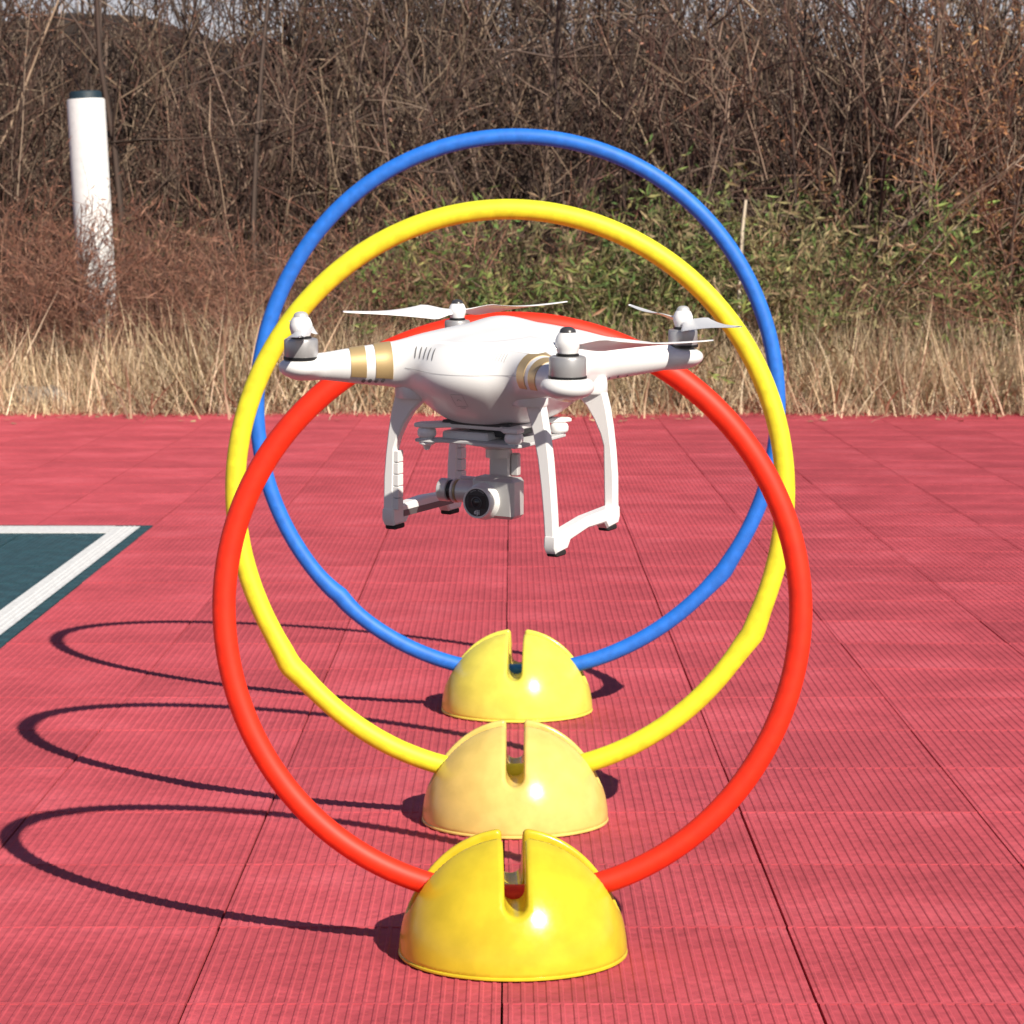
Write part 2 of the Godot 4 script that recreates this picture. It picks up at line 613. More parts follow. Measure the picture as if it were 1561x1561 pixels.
func blade_mesh(length: float, rise: float, hand: float) -> ArrayMesh:   # along +x, its +z edge low
	var st := begin()
	var N := 18
	var K := 8
	var rows := []
	for i in N + 1:
		var s := float(i) / N
		var chord := 0.006
		if s < 0.22: chord = lerpf(0.0065, 0.0215, smoothstep(0.0, 0.22, s))
		else: chord = lerpf(0.0215, 0.0042, pow((s - 0.22) / 0.78, 0.75))
		if i == N: chord *= 0.6
		var pitch := hand * deg_to_rad(lerpf(27.0, 7.0, smoothstep(0.05, 0.8, s)))
		var x := 0.004 + s * (length - 0.004)
		var y := rise * s * s
		var row := []
		for j in 2 * K:
			var a := TAU * j / (2 * K)
			var cz := cos(a) * chord * 0.5 + chord * 0.08
			var th := 0.0008 * (1.0 - 0.55 * s) + 0.0004
			var cy := sin(a) * th * 0.5 + 0.0012 * (1.0 - pow(cos(a), 2.0)) * (1.0 - s * 0.6)
			row.append(Vector3(x, y + cy * cos(pitch) - cz * sin(pitch), cz * cos(pitch) + cy * sin(pitch)))
		rows.append(row)
	st.set_smooth_group(0)
	for i in N:
		for j in 2 * K:
			var a: Vector3 = rows[i][j]
			var b: Vector3 = rows[i + 1][j]
			var c: Vector3 = rows[i + 1][(j + 1) % (2 * K)]
			var d: Vector3 = rows[i][(j + 1) % (2 * K)]
			for v in [a, b, c, a, c, d]: st.add_vertex(v)
	for j in range(1, 2 * K - 1):
		for v in [rows[N][0], rows[N][j], rows[N][j + 1]]: st.add_vertex(v)
	st.generate_normals()
	return st.commit()

func low(side: float, z: float, y: float) -> float:   # the right hand skid hangs a little lower in front
	var d := 0.003 if side < 0.0 else lerpf(0.002, -0.0055, (z + 0.042) / 0.084)
	return d * smoothstep(-0.06, -0.115, y)

func build_drone() -> void:
	var white := mat(lin(0.84, 0.845, 0.85), 0.32)
	white.clearcoat_enabled = true
	white.clearcoat = 0.25
	white.clearcoat_roughness = 0.2
	var matt := mat(lin(0.76, 0.76, 0.76), 0.5)
	var gold := mat(lin(0.66, 0.48, 0.235), 0.4, 0.5)
	var steel := mat(lin(0.48, 0.48, 0.49), 0.36, 0.55)
	var alu := mat(lin(0.64, 0.64, 0.63), 0.4, 0.35)
	var black := mat(lin(0.012, 0.012, 0.013), 0.35)
	var rubber := mat(lin(0.015, 0.015, 0.015), 0.75)
	var grey := mat(lin(0.20, 0.20, 0.205), 0.5)
	var pale := mat(lin(0.55, 0.55, 0.56), 0.5)
	var glass := mat(lin(0.006, 0.006, 0.009), 0.06)
	glass.clearcoat_enabled = true
	glass.clearcoat = 1.0
	var o := base("drone", Vector3(-0.00519, 0.69232, -1.5))
	o.basis = Basis(Vector3.UP, deg_to_rad(-28.59)) * Basis(Vector3.RIGHT, deg_to_rad(2.88)) * Basis(Vector3.BACK, deg_to_rad(-1.83))
	o.scale = Vector3.ONE * 0.8108
	tag(o, "small white quadcopter drone with gold banded arms and a camera hovering before the hoops", "drone")
	var body := put("body", nets(drone_field, Vector3(-0.121, -0.0615, -0.119), Vector3(0.121, 0.0125, 0.119), 0.002), white, o)
	for i in 2:
		put("gold_band", band(i, 0.562, 0.645, 0.0004), gold, body)
		put("gold_band", band(i, 0.690, 0.765, 0.0004), gold, body)
	# vent slits
	var back := Vector3(0, 0, -1)
	for k in 5:
		var st := begin()
		slit(st, Vector3(-0.034 + k * 0.0042, -0.006, 0.09), back, Vector3(-0.001, 0.0012, 0), Vector3(0.001, -0.0060, 0), 0.0011, 0.0002)
		put("vent_slit", st.commit(), grey, body)
	for k in 6:
		var st := begin()
		slit(st, Vector3(0.0235 + k * 0.0021, -0.0075, 0.09), back, Vector3(0.0006, 0.002, 0), Vector3(-0.0006, -0.0035, 0), 0.0006, 0.0002)
		put("vent_slit", st.commit(), pale, body)
	var dl: Vector3 = Vector3(0.42, 0.28, -0.86).normalized()
	for k in 4:
		var st := begin()
		var c: Vector3 = ROOT + (ARM_END[0] - ROOT) * (0.655 - k * 0.036)
		slit(st, c + Vector3(0.0, -0.0096, 0.03), Vector3(0, 0, -1), Vector3(0.0014, 0.0012, 0), Vector3(-0.0016, -0.0012, 0), 0.0014, 0.0002)
		put("vent_slit", st.commit(), grey, body)
	var sidev := Vector3(-1, 0, 0)
	for k in 5:
		var st := begin()
		slit(st, Vector3(0.09, -0.042, -0.018 - k * 0.0052), sidev, Vector3(0, 0.0055, -0.001), Vector3(0, -0.0045, 0.001), 0.0014, 0.0002)
		put("vent_slit", st.commit(), grey, body)
	for k in 4:
		var st := begin()
		var c: Vector3 = ROOT + (ARM_END[3] - ROOT) * (0.50 + k * 0.055)
		slit(st, c + Vector3(0.0, -0.0095, 0.0), Vector3(-0.75, 0.3, -0.5).normalized(), Vector3(0, 0.001, 0.0008), Vector3(0, -0.0014, -0.0008), 0.0012, 0.0002)
		put("vent_slit", st.commit(), grey, body)
	# fine joint where the upper shell meets the lower, and the marked button on the front
	var jt := begin()
	var prev := []
	for k in 41:
		var x := lerpf(-0.040, 0.045, k / 40.0)
		var p := drone_hit(Vector3(x, -0.0185 - 0.0012 * sin(k * 0.08), 0.1), back)
		var n := grad(drone_field, p, 0.0004).normalized()
		var row := [p + n * 0.00015 + Vector3(0, 0.00022, 0), p + n * 0.00015 - Vector3(0, 0.00022, 0), n]
		if k > 0: quadn(jt, prev[0], row[0], row[1], prev[1], prev[2], row[2], row[2], prev[2])
		prev = row
	put("shell_joint", jt.commit(), pale, body)
	var bt := begin()
	for e in [[-1, -1, 1, -1], [1, -1, 1, 1], [1, 1, -1, 1], [-1, 1, -1, -1]]:
		slit(bt, Vector3(0.003, -0.0365, 0.09), back, Vector3(e[0], e[1], 0) * 0.0042, Vector3(e[2], e[3], 0) * 0.0042, 0.0004, 0.0002)
	slit(bt, Vector3(0.003, -0.0365, 0.09), back, Vector3(-0.0016, -0.0004, 0), Vector3(0, 0.001, 0), 0.0005, 0.0002)
	slit(bt, Vector3(0.003, -0.0365, 0.09), back, Vector3(0.0016, -0.0004, 0), Vector3(0, 0.001, 0), 0.0005, 0.0002)
	slit(bt, Vector3(0.003, -0.0418, 0.09), back, Vector3(-0.002, 0, 0), Vector3(0.002, 0, 0), 0.0005, 0.0002)
	put("button_mark", bt.commit(), pale, body)
	# motors and propellers
	var angs := [57.0, 328.0, 121.0, 40.0]
	var caps := [alu, mat(lin(0.05, 0.05, 0.055), 0.3), mat(lin(0.05, 0.05, 0.055), 0.3), alu]
	for i in 4:
		var p: Vector3 = ARM_END[i]
		p.y = 0.0
		var r: float = CAN_R[i]
		var h: float = CAN_H[i]
		var mo := base("motor", p, o)
		var s1 := begin()
		lathe(s1, [Vector2(0.0, -h + 0.0012), Vector2(r + 0.0005, -h + 0.0012), Vector2(r + 0.0005, -h - 0.0006)], 40)
		put("base_ring", s1.commit(), black, mo)
		var s2 := begin()
		lathe(s2, [Vector2(r * 0.98, -h + 0.0008), Vector2(r, -h + 0.0015), Vector2(r, -0.0016), Vector2(r * 0.96, -0.0004), Vector2(r * 0.88, 0.0), Vector2(r * 0.3, 0.0002), Vector2(0, 0.0002)], 48)
		put("motor_can", s2.commit(), steel, mo)
		var s3 := begin()
		lathe(s3, [Vector2(r * 0.62, 0.0003), Vector2(r * 0.62, 0.0014), Vector2(0, 0.0014)], 32)
		put("bearing", s3.commit(), black, mo)
		var pr := base("propeller", p + Vector3(0, 0.0014, 0), o)
		var hs: float = r / 0.0114
		var s4 := begin()
		lathe(s4, [Vector2(0.0046, 0.0), Vector2(0.0062, 0.0004), Vector2(0.0070, 0.003), Vector2(0.0078, 0.0055), Vector2(0.0076, 0.0085), Vector2(0.0062, 0.0118), Vector2(0.0048, 0.0133), Vector2(0.0, 0.0134)], 32, Transform3D(Basis.from_scale(Vector3.ONE * hs), Vector3.ZERO))
		put("hub", s4.commit(), white, pr)
		var s5 := begin()
		lathe(s5, [Vector2(0.0051, 0.0131), Vector2(0.0047, 0.0146), Vector2(0.0036, 0.0158), Vector2(0.0018, 0.0165), Vector2(0.0, 0.0166)], 28, Transform3D(Basis.from_scale(Vector3.ONE * hs), Vector3.ZERO))
		put("cap", s5.commit(), caps[i], pr)
		for k in 2:
			var b := put("blade", blade_mesh(0.089, 0.0035, [1.0, -1.0, -1.0, 1.0][i]), white, pr, Vector3(0, 0.0042, 0))
			b.rotation.y = -deg_to_rad(angs[i] + 180.0 * k)
	# landing gear: two sides, each with two legs joined by a skid
	for s in [-1.0, 1.0]:
		var gear := base("landing_gear", Vector3.ZERO, o)
		for zf in [0.042, -0.042]:
			var outl := [Vector2(0.0520, -0.0300), Vector2(0.0550, -0.0385), Vector2(0.0578, -0.0490), Vector2(0.0602, -0.0620), Vector2(0.0622, -0.0780), Vector2(0.0636, -0.0950), Vector2(0.0640, -0.1180), Vector2(0.0634, -0.1225), Vector2(0.0570, -0.1225), Vector2(0.0564, -0.1180),
				Vector2(0.0552, -0.0740), Vector2(0.0528, -0.0660), Vector2(0.0484, -0.0570), Vector2(0.0424, -0.0480), Vector2(0.0340, -0.0400), Vector2(0.0300, -0.0350), Vector2(0.0300, -0.0290)]
			var poly := PackedVector2Array()
			for q in outl: poly.append(Vector2(q.x * s, q.y + low(s, zf, q.y)))
			if s > 0.0 and zf > 0.0:   # the near right leg runs straight up into its collar
				poly = PackedVector2Array()
				for q in [Vector2(0.0520, -0.0320), Vector2(0.0545, -0.0420), Vector2(0.0572, -0.0560), Vector2(0.0596, -0.0720), Vector2(0.0614, -0.0880), Vector2(0.0628, -0.1040), Vector2(0.0636, -0.1180), Vector2(0.0632, -0.1225), Vector2(0.0566, -0.1225), Vector2(0.0560, -0.1180), Vector2(0.0550, -0.1040), Vector2(0.0532, -0.0880), Vector2(0.0506, -0.0720), Vector2(0.0470, -0.0560), Vector2(0.0426, -0.0420), Vector2(0.0400, -0.0320)]: poly.append(Vector2(q.x, q.y + low(s, zf, q.y)))
			var st := begin()
			extrude(st, poly, 0.0078, 0.0012, Transform3D(Basis.IDENTITY, Vector3(0, 0, zf)))
			var lg := put("leg", st.commit(), white, gear)
			if s < 0.0:
				for k in 5:
					var cl := begin()
					box(cl, Vector3(-0.0548, -0.0785 - k * 0.0079, zf), Vector3(0.0046, 0.0074, 0.0066), 0.0003)
					put("rib_cell", cl.commit(), matt, lg)
			var cg := begin()
			lathe(cg, [Vector2(0.0, -0.0395), Vector2(0.0105, -0.0395), Vector2(0.0114, -0.0380), Vector2(0.0114, -0.0330), Vector2(0.0108, -0.0290), Vector2(0.0, -0.0285)], 32, Transform3D(Basis.from_scale(Vector3(1.15, 1, 0.85)), Vector3(0.0425 * s, 0, zf)))
			put("collar", cg.commit(), white, lg)
		var sk := begin()
		var pl := PackedVector2Array()
		for q in [Vector2(0.0462, -0.1165), Vector2(0.0466, -0.1235), Vector2(0.0440, -0.1278), Vector2(0.0290, -0.1278), Vector2(0.0250, -0.1232), Vector2(0.0, -0.1212), Vector2(-0.0250, -0.1232), Vector2(-0.0290, -0.1278), Vector2(-0.0440, -0.1278), Vector2(-0.0466, -0.1235), Vector2(-0.0462, -0.1165), Vector2(-0.0380, -0.1152), Vector2(0.0, -0.1134), Vector2(0.0380, -0.1152)]: pl.append(q + Vector2(0, low(s, q.x, -0.13)))
		extrude(sk, pl, 0.0090, 0.0012, Transform3D(Basis(Vector3(0, 0, 1), Vector3(0, 1, 0), Vector3(-1, 0, 0)), Vector3(0.0602 * s, 0, 0)))
		var skid := put("skid", sk.commit(), white, gear)
		if s < 0.0:
			var chn := begin()
			box(chn, Vector3(-0.0556, -0.1178, 0.0), Vector3(0.0006, 0.0042, 0.066), 0.0)
			put("channel", chn.commit(), mat(lin(0.16, 0.16, 0.165), 0.35, 0.5), skid)
		for zf in [0.0365, -0.0365]:
			var ft := begin()
			box(ft, Vector3(0.0602 * s, -0.1290 + low(s, zf, -0.13), zf), Vector3(0.0082, 0.0034, 0.0125), 0.0008)
			put("rubber_foot", ft.commit(), rubber, skid)
	# camera gimbal
	var gb := base("camera_gimbal", Vector3.ZERO, o)
	var g1 := begin()
	extrude(g1, PackedVector2Array([Vector2(-0.040, 0.046), Vector2(-0.028, 0.047), Vector2(-0.018, 0.036), Vector2(0.018, 0.036), Vector2(0.026, 0.046), Vector2(0.036, 0.045), Vector2(0.036, 0.036), Vector2(0.027, 0.024), Vector2(0.027, -0.018), Vector2(0.036, -0.030), Vector2(-0.036, -0.030), Vector2(-0.027, -0.018), Vector2(-0.028, 0.024), Vector2(-0.040, 0.037)]), 0.0030, 0.0006, Transform3D(Basis(Vector3(1, 0, 0), Vector3(0, 0, 1), Vector3(0, -1, 0)), Vector3(0, -0.0566, 0)))
	put("damping_plate", g1.commit(), matt, gb)
	var g0 := begin()
	box(g0, Vector3(0.0, -0.0550, 0.006), Vector3(0.050, 0.0034, 0.060), 0.0008)
	box(g0, Vector3(0.004, -0.0610, 0.008), Vector3(0.030, 0.0060, 0.034), 0.0008)
	put("cable_tray", g0.commit(), mat(lin(0.05, 0.05, 0.055), 0.5), gb)
	for q in [Vector2(-0.0335, 0.0405), Vector2(0.0305, 0.0395), Vector2(-0.030, -0.024), Vector2(0.030, -0.024)]:
		var dm := begin()
		lathe(dm, [Vector2(0, -0.0584), Vector2(0.0046, -0.0584), Vector2(0.0056, -0.0592), Vector2(0.0062, -0.0608), Vector2(0.0062, -0.0630), Vector2(0.0054, -0.0645), Vector2(0.0042, -0.0650), Vector2(0.0042, -0.0656), Vector2(0.0, -0.0656)], 28, Transform3D(Basis.IDENTITY, Vector3(q.x, 0, q.y)))
		put("damper", dm.commit(), white, gb)
	var g2 := begin()
	extrude(g2, PackedVector2Array([Vector2(-0.0395, 0.0455), Vector2(-0.028, 0.0465), Vector2(-0.022, 0.041), Vector2(-0.004, 0.041), Vector2(0.006, 0.046), Vector2(0.034, 0.045), Vector2(0.037, 0.038), Vector2(0.034, -0.026), Vector2(-0.034, -0.026), Vector2(-0.026, 0.030), Vector2(-0.040, 0.038)]), 0.0022, 0.0005, Transform3D(Basis(Vector3(1, 0, 0), Vector3(0, 0, 1), Vector3(0, -1, 0)), Vector3(0, -0.0666, 0)))
	put("lower_plate", g2.commit(), pale, gb)
	var g3 := begin()
	box(g3, Vector3(-0.0085, -0.0635, 0.020), Vector3(0.034, 0.0058, 0.030), 0.0012)
	put("control_board", g3.commit(), matt, gb)
	var pn := begin()
	lathe(pn, [Vector2(0.0, -0.0676), Vector2(0.0052, -0.0676), Vector2(0.0052, -0.0690), Vector2(0.0030, -0.0702), Vector2(0.0016, -0.0730), Vector2(0.0, -0.0734)], 20, Transform3D(Basis.IDENTITY, Vector3(-0.0335, 0, 0.0405)))
	put("retaining_pin", pn.commit(), white, gb)
	var ym := begin()
	lathe(ym, [Vector2(0.0, -0.0675), Vector2(0.0125, -0.0675), Vector2(0.0125, -0.0715), Vector2(0.0085, -0.0735), Vector2(0.0085, -0.0790), Vector2(0.0, -0.0790)], 32, Transform3D(Basis.IDENTITY, Vector3(0.003, 0, 0.010)))
	put("yaw_motor", ym.commit(), alu, gb)
	var am := begin()
	box(am, Vector3(0.0035, -0.0835, 0.0075), Vector3(0.0150, 0.0195, 0.0060), 0.0012)
	box(am, Vector3(0.0140, -0.0835, 0.0065), Vector3(0.0055, 0.0150, 0.0045), 0.0008)
	box(am, Vector3(-0.0090, -0.0985, 0.0050), Vector3(0.040, 0.0085, 0.0050), 0.0012)
	put("gimbal_arm", am.commit(), alu, gb)
	var pm := Transform3D(Basis(Vector3(0, 1, 0), Vector3(-1, 0, 0), Vector3(0, 0, 1)), Vector3(-0.007, -0.1018, 0.0205))
	var pt := base("pitch_motor", Vector3.ZERO, gb)
	var rings := [[0.0, 0.0135, 0.0074, alu], [0.0135, 0.0150, 0.0078, mat(lin(0.5, 0.42, 0.25), 0.35, 0.7)], [0.0150, 0.0172, 0.0080, alu], [0.0172, 0.0205, 0.0070, black], [0.0205, 0.0275, 0.0076, alu]]
	for q in rings:
		var st := begin()
		lathe(st, [Vector2(0, q[0]), Vector2(q[2] - 0.0006, q[0]), Vector2(q[2], q[0] + 0.0005), Vector2(q[2], q[1] - 0.0006), Vector2(q[2] - 0.0006, q[1]), Vector2(0, q[1])], 36, pm)
		put("ring", st.commit(), q[3], pt)
	var cam := base("camera", Vector3.ZERO, gb)
	var cb := begin()
	box(cb, Vector3(0.0092, -0.1035, 0.0215), Vector3(0.0310, 0.0265, 0.0170), 0.0022)
	put("housing", cb.commit(), mat(lin(0.60, 0.60, 0.59), 0.42, 0.45), cam)
	var lx := Transform3D(Basis(Vector3(1, 0, 0), Vector3(0, 0, 1), Vector3(0, -1, 0)), Vector3(0.0030, -0.1055, 0.0))
	var bl := begin()
	lathe(bl, [Vector2(0.0125, 0.0295), Vector2(0.0108, 0.0325), Vector2(0.0102, 0.0345), Vector2(0.0104, 0.0385), Vector2(0.0101, 0.0392), Vector2(0.0092, 0.0392), Vector2(0.0090, 0.0386)], 48, lx)
	put("lens_barrel", bl.commit(), mat(lin(0.78, 0.78, 0.77), 0.4, 0.15), cam)
	var lf := begin()
	lathe(lf, [Vector2(0.0091, 0.0387), Vector2(0.0, 0.0387)], 40, lx)
	put("lens_face", lf.commit(), mat(lin(0.045, 0.045, 0.048), 0.4), cam)
	var sq := begin()
	box(sq, Vector3(0.0030, -0.1049, 0.0389), Vector3(0.0126, 0.0084, 0.0004), 0.0001)
	put("lens_window", sq.commit(), glass, cam)
	var ls := begin()
	lathe(ls, [Vector2(0.0038, 0.03915), Vector2(0.0040, 0.0396), Vector2(0.0034, 0.0398), Vector2(0.0032, 0.0394)], 32, lx)
	lathe(ls, [Vector2(0.0024, 0.03915), Vector2(0.0025, 0.0394), Vector2(0.0021, 0.0395)], 28, lx)
	put("lens_ring", ls.commit(), mat(lin(0.07, 0.07, 0.075), 0.25), cam)
	var le := begin()
	lathe(le, [Vector2(0.0021, 0.0392), Vector2(0.0014, 0.0396), Vector2(0.0, 0.0397)], 24, lx)
	put("lens", le.commit(), glass, cam)
	var tm := TextMesh.new()
	tm.text = "dji"
	var fo := SystemFont.new()
	fo.font_names = PackedStringArray(["Droid Sans"])
	fo.font_weight = 700
	tm.font = fo
	tm.font_size = 32
	tm.pixel_size = 0.00011
	tm.depth = 0.0003
	put("logo", tm, mat(lin(0.8, 0.8, 0.8), 0.5), cam, Vector3(0.0030, -0.1119, 0.0390))
	var mk := begin()
	for k in 9:
		if k == 4: continue
		var a := deg_to_rad(90.0 + (k - 4) * 8.5)
		box(mk, Vector3(0.0030 + cos(a) * 0.0080, -0.1055 + sin(a) * 0.0080, 0.0388), Vector3(0.0008, 0.0006, 0.0003))
	put("lens_lettering", mk.commit(), mat(lin(0.3, 0.3, 0.3), 0.5), cam)

# ---------------------------------------------------------------- plants
func stick(st: SurfaceTool, pts: Array, r0: float, r1: float, col: Color) -> void:   # a tapered three-sided shoot through pts
	var n := pts.size()
	var prev := []
	for i in n:
		var d: Vector3 = (pts[mini(i + 1, n - 1)] - pts[maxi(i - 1, 0)]).normalized()
		var u := d.cross(Vector3(0.31, 0.11, 0.94)).normalized()
		var v := d.cross(u)
		var r := lerpf(r0, r1, float(i) / (n - 1))
		var row := []
		for k in 3:
			var a := TAU * k / 3.0
			var nn := u * cos(a) + v * sin(a)
			row.append([pts[i] + nn * r, nn])
		if i > 0:
			for k in 3:
				var l := (k + 1) % 3
				var order := [prev[k], row[l], row[k], prev[k], prev[l], row[l]]
				if (row[l][0] - prev[k][0]).cross(row[k][0] - prev[k][0]).dot(prev[k][1] + row[l][1]) > 0.0:
					order = [prev[k], row[k], row[l], prev[k], row[l], prev[l]]
				for e in order:
					st.set_color(col)
					st.set_normal(e[1])
					st.add_vertex(e[0])
		prev = row

func leaf(st: SurfaceTool, p: Vector3, d: Vector3, w: Vector3, ln: float, wd: float, col: Color) -> void:
	var n := d.cross(w).normalized()
	var mid := p + d * ln * 0.45 - n * ln * 0.08
	var tip := p + d * ln
	var a := mid + w * wd * 0.5 + n * wd * 0.2
	var b := mid - w * wd * 0.5 + n * wd * 0.2
	for t in [[p, a, tip], [p, tip, b]]:
		var nn: Vector3 = -(t[1] - t[0]).cross(t[2] - t[0]).normalized()
		for v in t:
			st.set_color(col)
			st.set_normal(nn)
			st.add_vertex(v)

func rdir() -> Vector3:
	var v := Vector3(rng.randfn(), rng.randfn(), rng.randfn())
	return v.normalized() if v.length() > 0.01 else Vector3.UP

func pick(cols: Array, jitter := 0.2) -> Color:
	var c: Color = cols[rng.randi() % cols.size()]
	var v := 1.0 + rng.randf_range(-jitter, jitter)
	return Color(c.r * v, c.g * v, c.b * v)

# o: stems, height, spread, lean (Vector3), thick, twigs, twig, leaves (per twig), leaf, leafw, bark (colours), tint (colours), wild
func bush(o: Dictionary) -> Array:
	var sb := begin()
	var sl := begin()
	var some := false
	for s in o.stems:
		var hgt: float = o.height * rng.randf_range(0.55, 1.0)
		var p := Vector3(rng.randfn() * o.spread * 0.4, 0, rng.randfn() * o.spread * 0.4)
		var dir: Vector3 = (Vector3.UP + o.lean + Vector3(rng.randfn(), 0, rng.randfn()) * o.wild).normalized()
		var pts := [p]
		var N := 6
		for i in N:
			dir = (dir + rdir() * 0.16 + o.lean * 0.10 + Vector3(0, -0.03, 0)).normalized()
			pts.append(pts[-1] + dir * hgt / N)
		var bark := pick(o.bark)
		var th: float = o.thick * rng.randf_range(0.6, 1.2)
		stick(sb, pts, th, th * 0.3, bark)
		for k in o.twigs:
			var f := rng.randf_range(0.25, 1.0) * N
			var i := mini(int(f), N - 1)
			var q: Vector3 = pts[i].lerp(pts[i + 1], f - i)
			var ax: Vector3 = (pts[i + 1] - pts[i]).normalized()
			var td := (ax * 0.7 + rdir() * 0.8 + Vector3(0, 0.15, 0)).normalized()
			var tl: float = o.twig * rng.randf_range(0.4, 1.2)
			var tp := [q]
			for j in 3:
				td = (td + rdir() * 0.22).normalized()
				tp.append(tp[-1] + td * tl / 3.0)
			stick(sb, tp, th * 0.4, th * 0.16, pick(o.bark, 0.3))
			for j in o.leaves:
				some = true
				var g := rng.randf_range(0.2, 1.0) * 3.0
				var gi := mini(int(g), 2)
				var lp: Vector3 = tp[gi].lerp(tp[gi + 1], g - gi)
				var ld := (td * 0.5 + rdir()).normalized()
				var w := ld.cross(rdir()).normalized()
				leaf(sl, lp, ld, w, o.leaf * rng.randf_range(0.6, 1.3), o.leafw * rng.randf_range(0.6, 1.3), pick(o.tint, 0.3))
	return [sb.commit(), sl.commit() if some else null]

func shrub(called: String, at: Vector3, o: Dictionary, m: Material, label: String, category: String, group := "") -> Node3D:
	var r := base(called, at)
	var b := bush(o)
	put("branches", b[0], m, r)
	if b[1]: put("foliage", b[1], m, r)
	if called == "russet_shrub": r.scale = Vector3(1, 1, 0.45)
	tag(r, label, category, group)
	return r

func tuft(blades: int, height: float, spread: float, wide: float, cols: Array, droop: float) -> ArrayMesh:
	var st := begin()
	for i in blades:
		var p := Vector3(rng.randfn() * spread, 0, rng.randfn() * spread)
		var a := rng.randf() * TAU
		var out := Vector3(cos(a), 0, sin(a))
		var side := Vector3(-sin(a), 0, cos(a))
		var h := height * rng.randf_range(0.35, 1.0)
		var bend := rng.randf_range(0.1, 1.0) * droop
		var w := wide * rng.randf_range(0.5, 1.2) * 0.5
		var c := pick(cols, 0.25)
		var prev := [p - side * w, p + side * w]
		var cur := p
		var dir := (Vector3.UP + out * bend * 0.5 + rdir() * 0.38).normalized()
		for k in 4:
			dir = (dir + (out * bend - Vector3.UP * bend * 0.7) * 0.33 + rdir() * 0.06).normalized()
			cur += dir * h / 4.0
			var ww := w * (1.0 - (k + 1) / 4.2)
			var row := [cur - side * ww, cur + side * ww]
			var n: Vector3 = -(row[0] - prev[0]).cross(row[1] - prev[0]).normalized()
			for v in [prev[0], row[0], row[1], prev[0], row[1], prev[1]]:
				st.set_color(c)
				st.set_normal(n)
				st.add_vertex(v)
			prev = row
	return st.commit()

var roll: FastNoiseLite

func bank_height(x: float, z: float) -> float:   # the earth bank that rises behind the brush
	if roll == null:
		roll = FastNoiseLite.new()
		roll.seed = 7
		roll.frequency = 0.25
	var d := -z - 16.6
	if d <= 0.0: return -0.02
	return (1.98 + 0.5 * roll.get_noise_2d(x * 2.2 + 90.0, 0.0)) * smoothstep(0.0, 2.6, d) + roll.get_noise_2d(x, z) * 0.2 * minf(d / 0.45, 3.0) - 0.04

func sown(n: int, x0: float, x1: float, z0: float, z1: float, s0: float, s1: float) -> Array:
	var xs := []
	var cs := []
	var patch := FastNoiseLite.new()
	patch.seed = n
	patch.frequency = 0.9
	for i in n:
		var p := Vector3(rng.randf_range(x0, x1), -0.02, -rng.randf_range(z0, z1))
		if p.x > -2.9 and p.x < -1.0 and p.z > (-15.3 if s1 > 0.9 and z0 > 14.0 else -13.6) and z0 > 13.0: continue   # keep clear of the post
		if p.z < -16.6: p.y = bank_height(p.x, p.z) - 0.05
		var pn := patch.get_noise_2d(p.x, p.z)
		var k := 1.0 + 0.45 * pn
		var s := rng.randf_range(s0, s1) * k
		var b := Basis(Vector3.UP, rng.randf() * TAU).scaled(Vector3(s * rng.randf_range(0.85, 1.2), s, s * rng.randf_range(0.85, 1.2)))
		xs.append(Transform3D(b, p))
		var v := rng.randf_range(0.7, 1.25)
		v *= 1.0 + 0.65 * patch.get_noise_2d(p.x * 1.7 + 40.0, p.z)
		cs.append(Color(v * rng.randf_range(0.95, 1.05), v, v * rng.randf_range(0.92, 1.05)))
	return [xs, cs]

const BARK := [Color(0.115, 0.070, 0.052), Color(0.078, 0.047, 0.036), Color(0.27, 0.195, 0.14), Color(0.125, 0.066, 0.050)]
const DARKBARK := [Color(0.06, 0.040, 0.033), Color(0.09, 0.058, 0.047), Color(0.22, 0.16, 0.12)]
const RUSSET := [Color(0.27, 0.125, 0.082), Color(0.19, 0.085, 0.058), Color(0.34, 0.19, 0.13), Color(0.14, 0.075, 0.057)]
const STRAW := [Color(0.58, 0.45, 0.295), Color(0.46, 0.35, 0.22), Color(0.70, 0.565, 0.40), Color(0.33, 0.24, 0.155)]
const GREEN := [Color(0.13, 0.20, 0.05), Color(0.18, 0.235, 0.065), Color(0.085, 0.15, 0.04), Color(0.25, 0.24, 0.095)]
const OLIVE := [Color(0.18, 0.165, 0.075), Color(0.25, 0.20, 0.105), Color(0.115, 0.125, 0.05), Color(0.27, 0.20, 0.12)]
const ORANGE := [Color(0.30, 0.14, 0.06), Color(0.21, 0.10, 0.05), Color(0.36, 0.20, 0.09)]

func stuff_of(called: String, label: String, category: String, meshes: Array, m: Material, sow: Array) -> void:
	# several meshes of one kind of growth, shared out over the same ground
	var o := base(called)
	var k := meshes.size()
	for i in k:
		var xs := []
		var cs := []
		for j in range(i, sow[0].size(), k):
			xs.append(sow[0][j])
			cs.append(sow[1][j])
		tag(scatter("growth", meshes[i], m, xs, cs, o), "", "", "", "stuff")
	tag(o, label, category, "", "stuff")

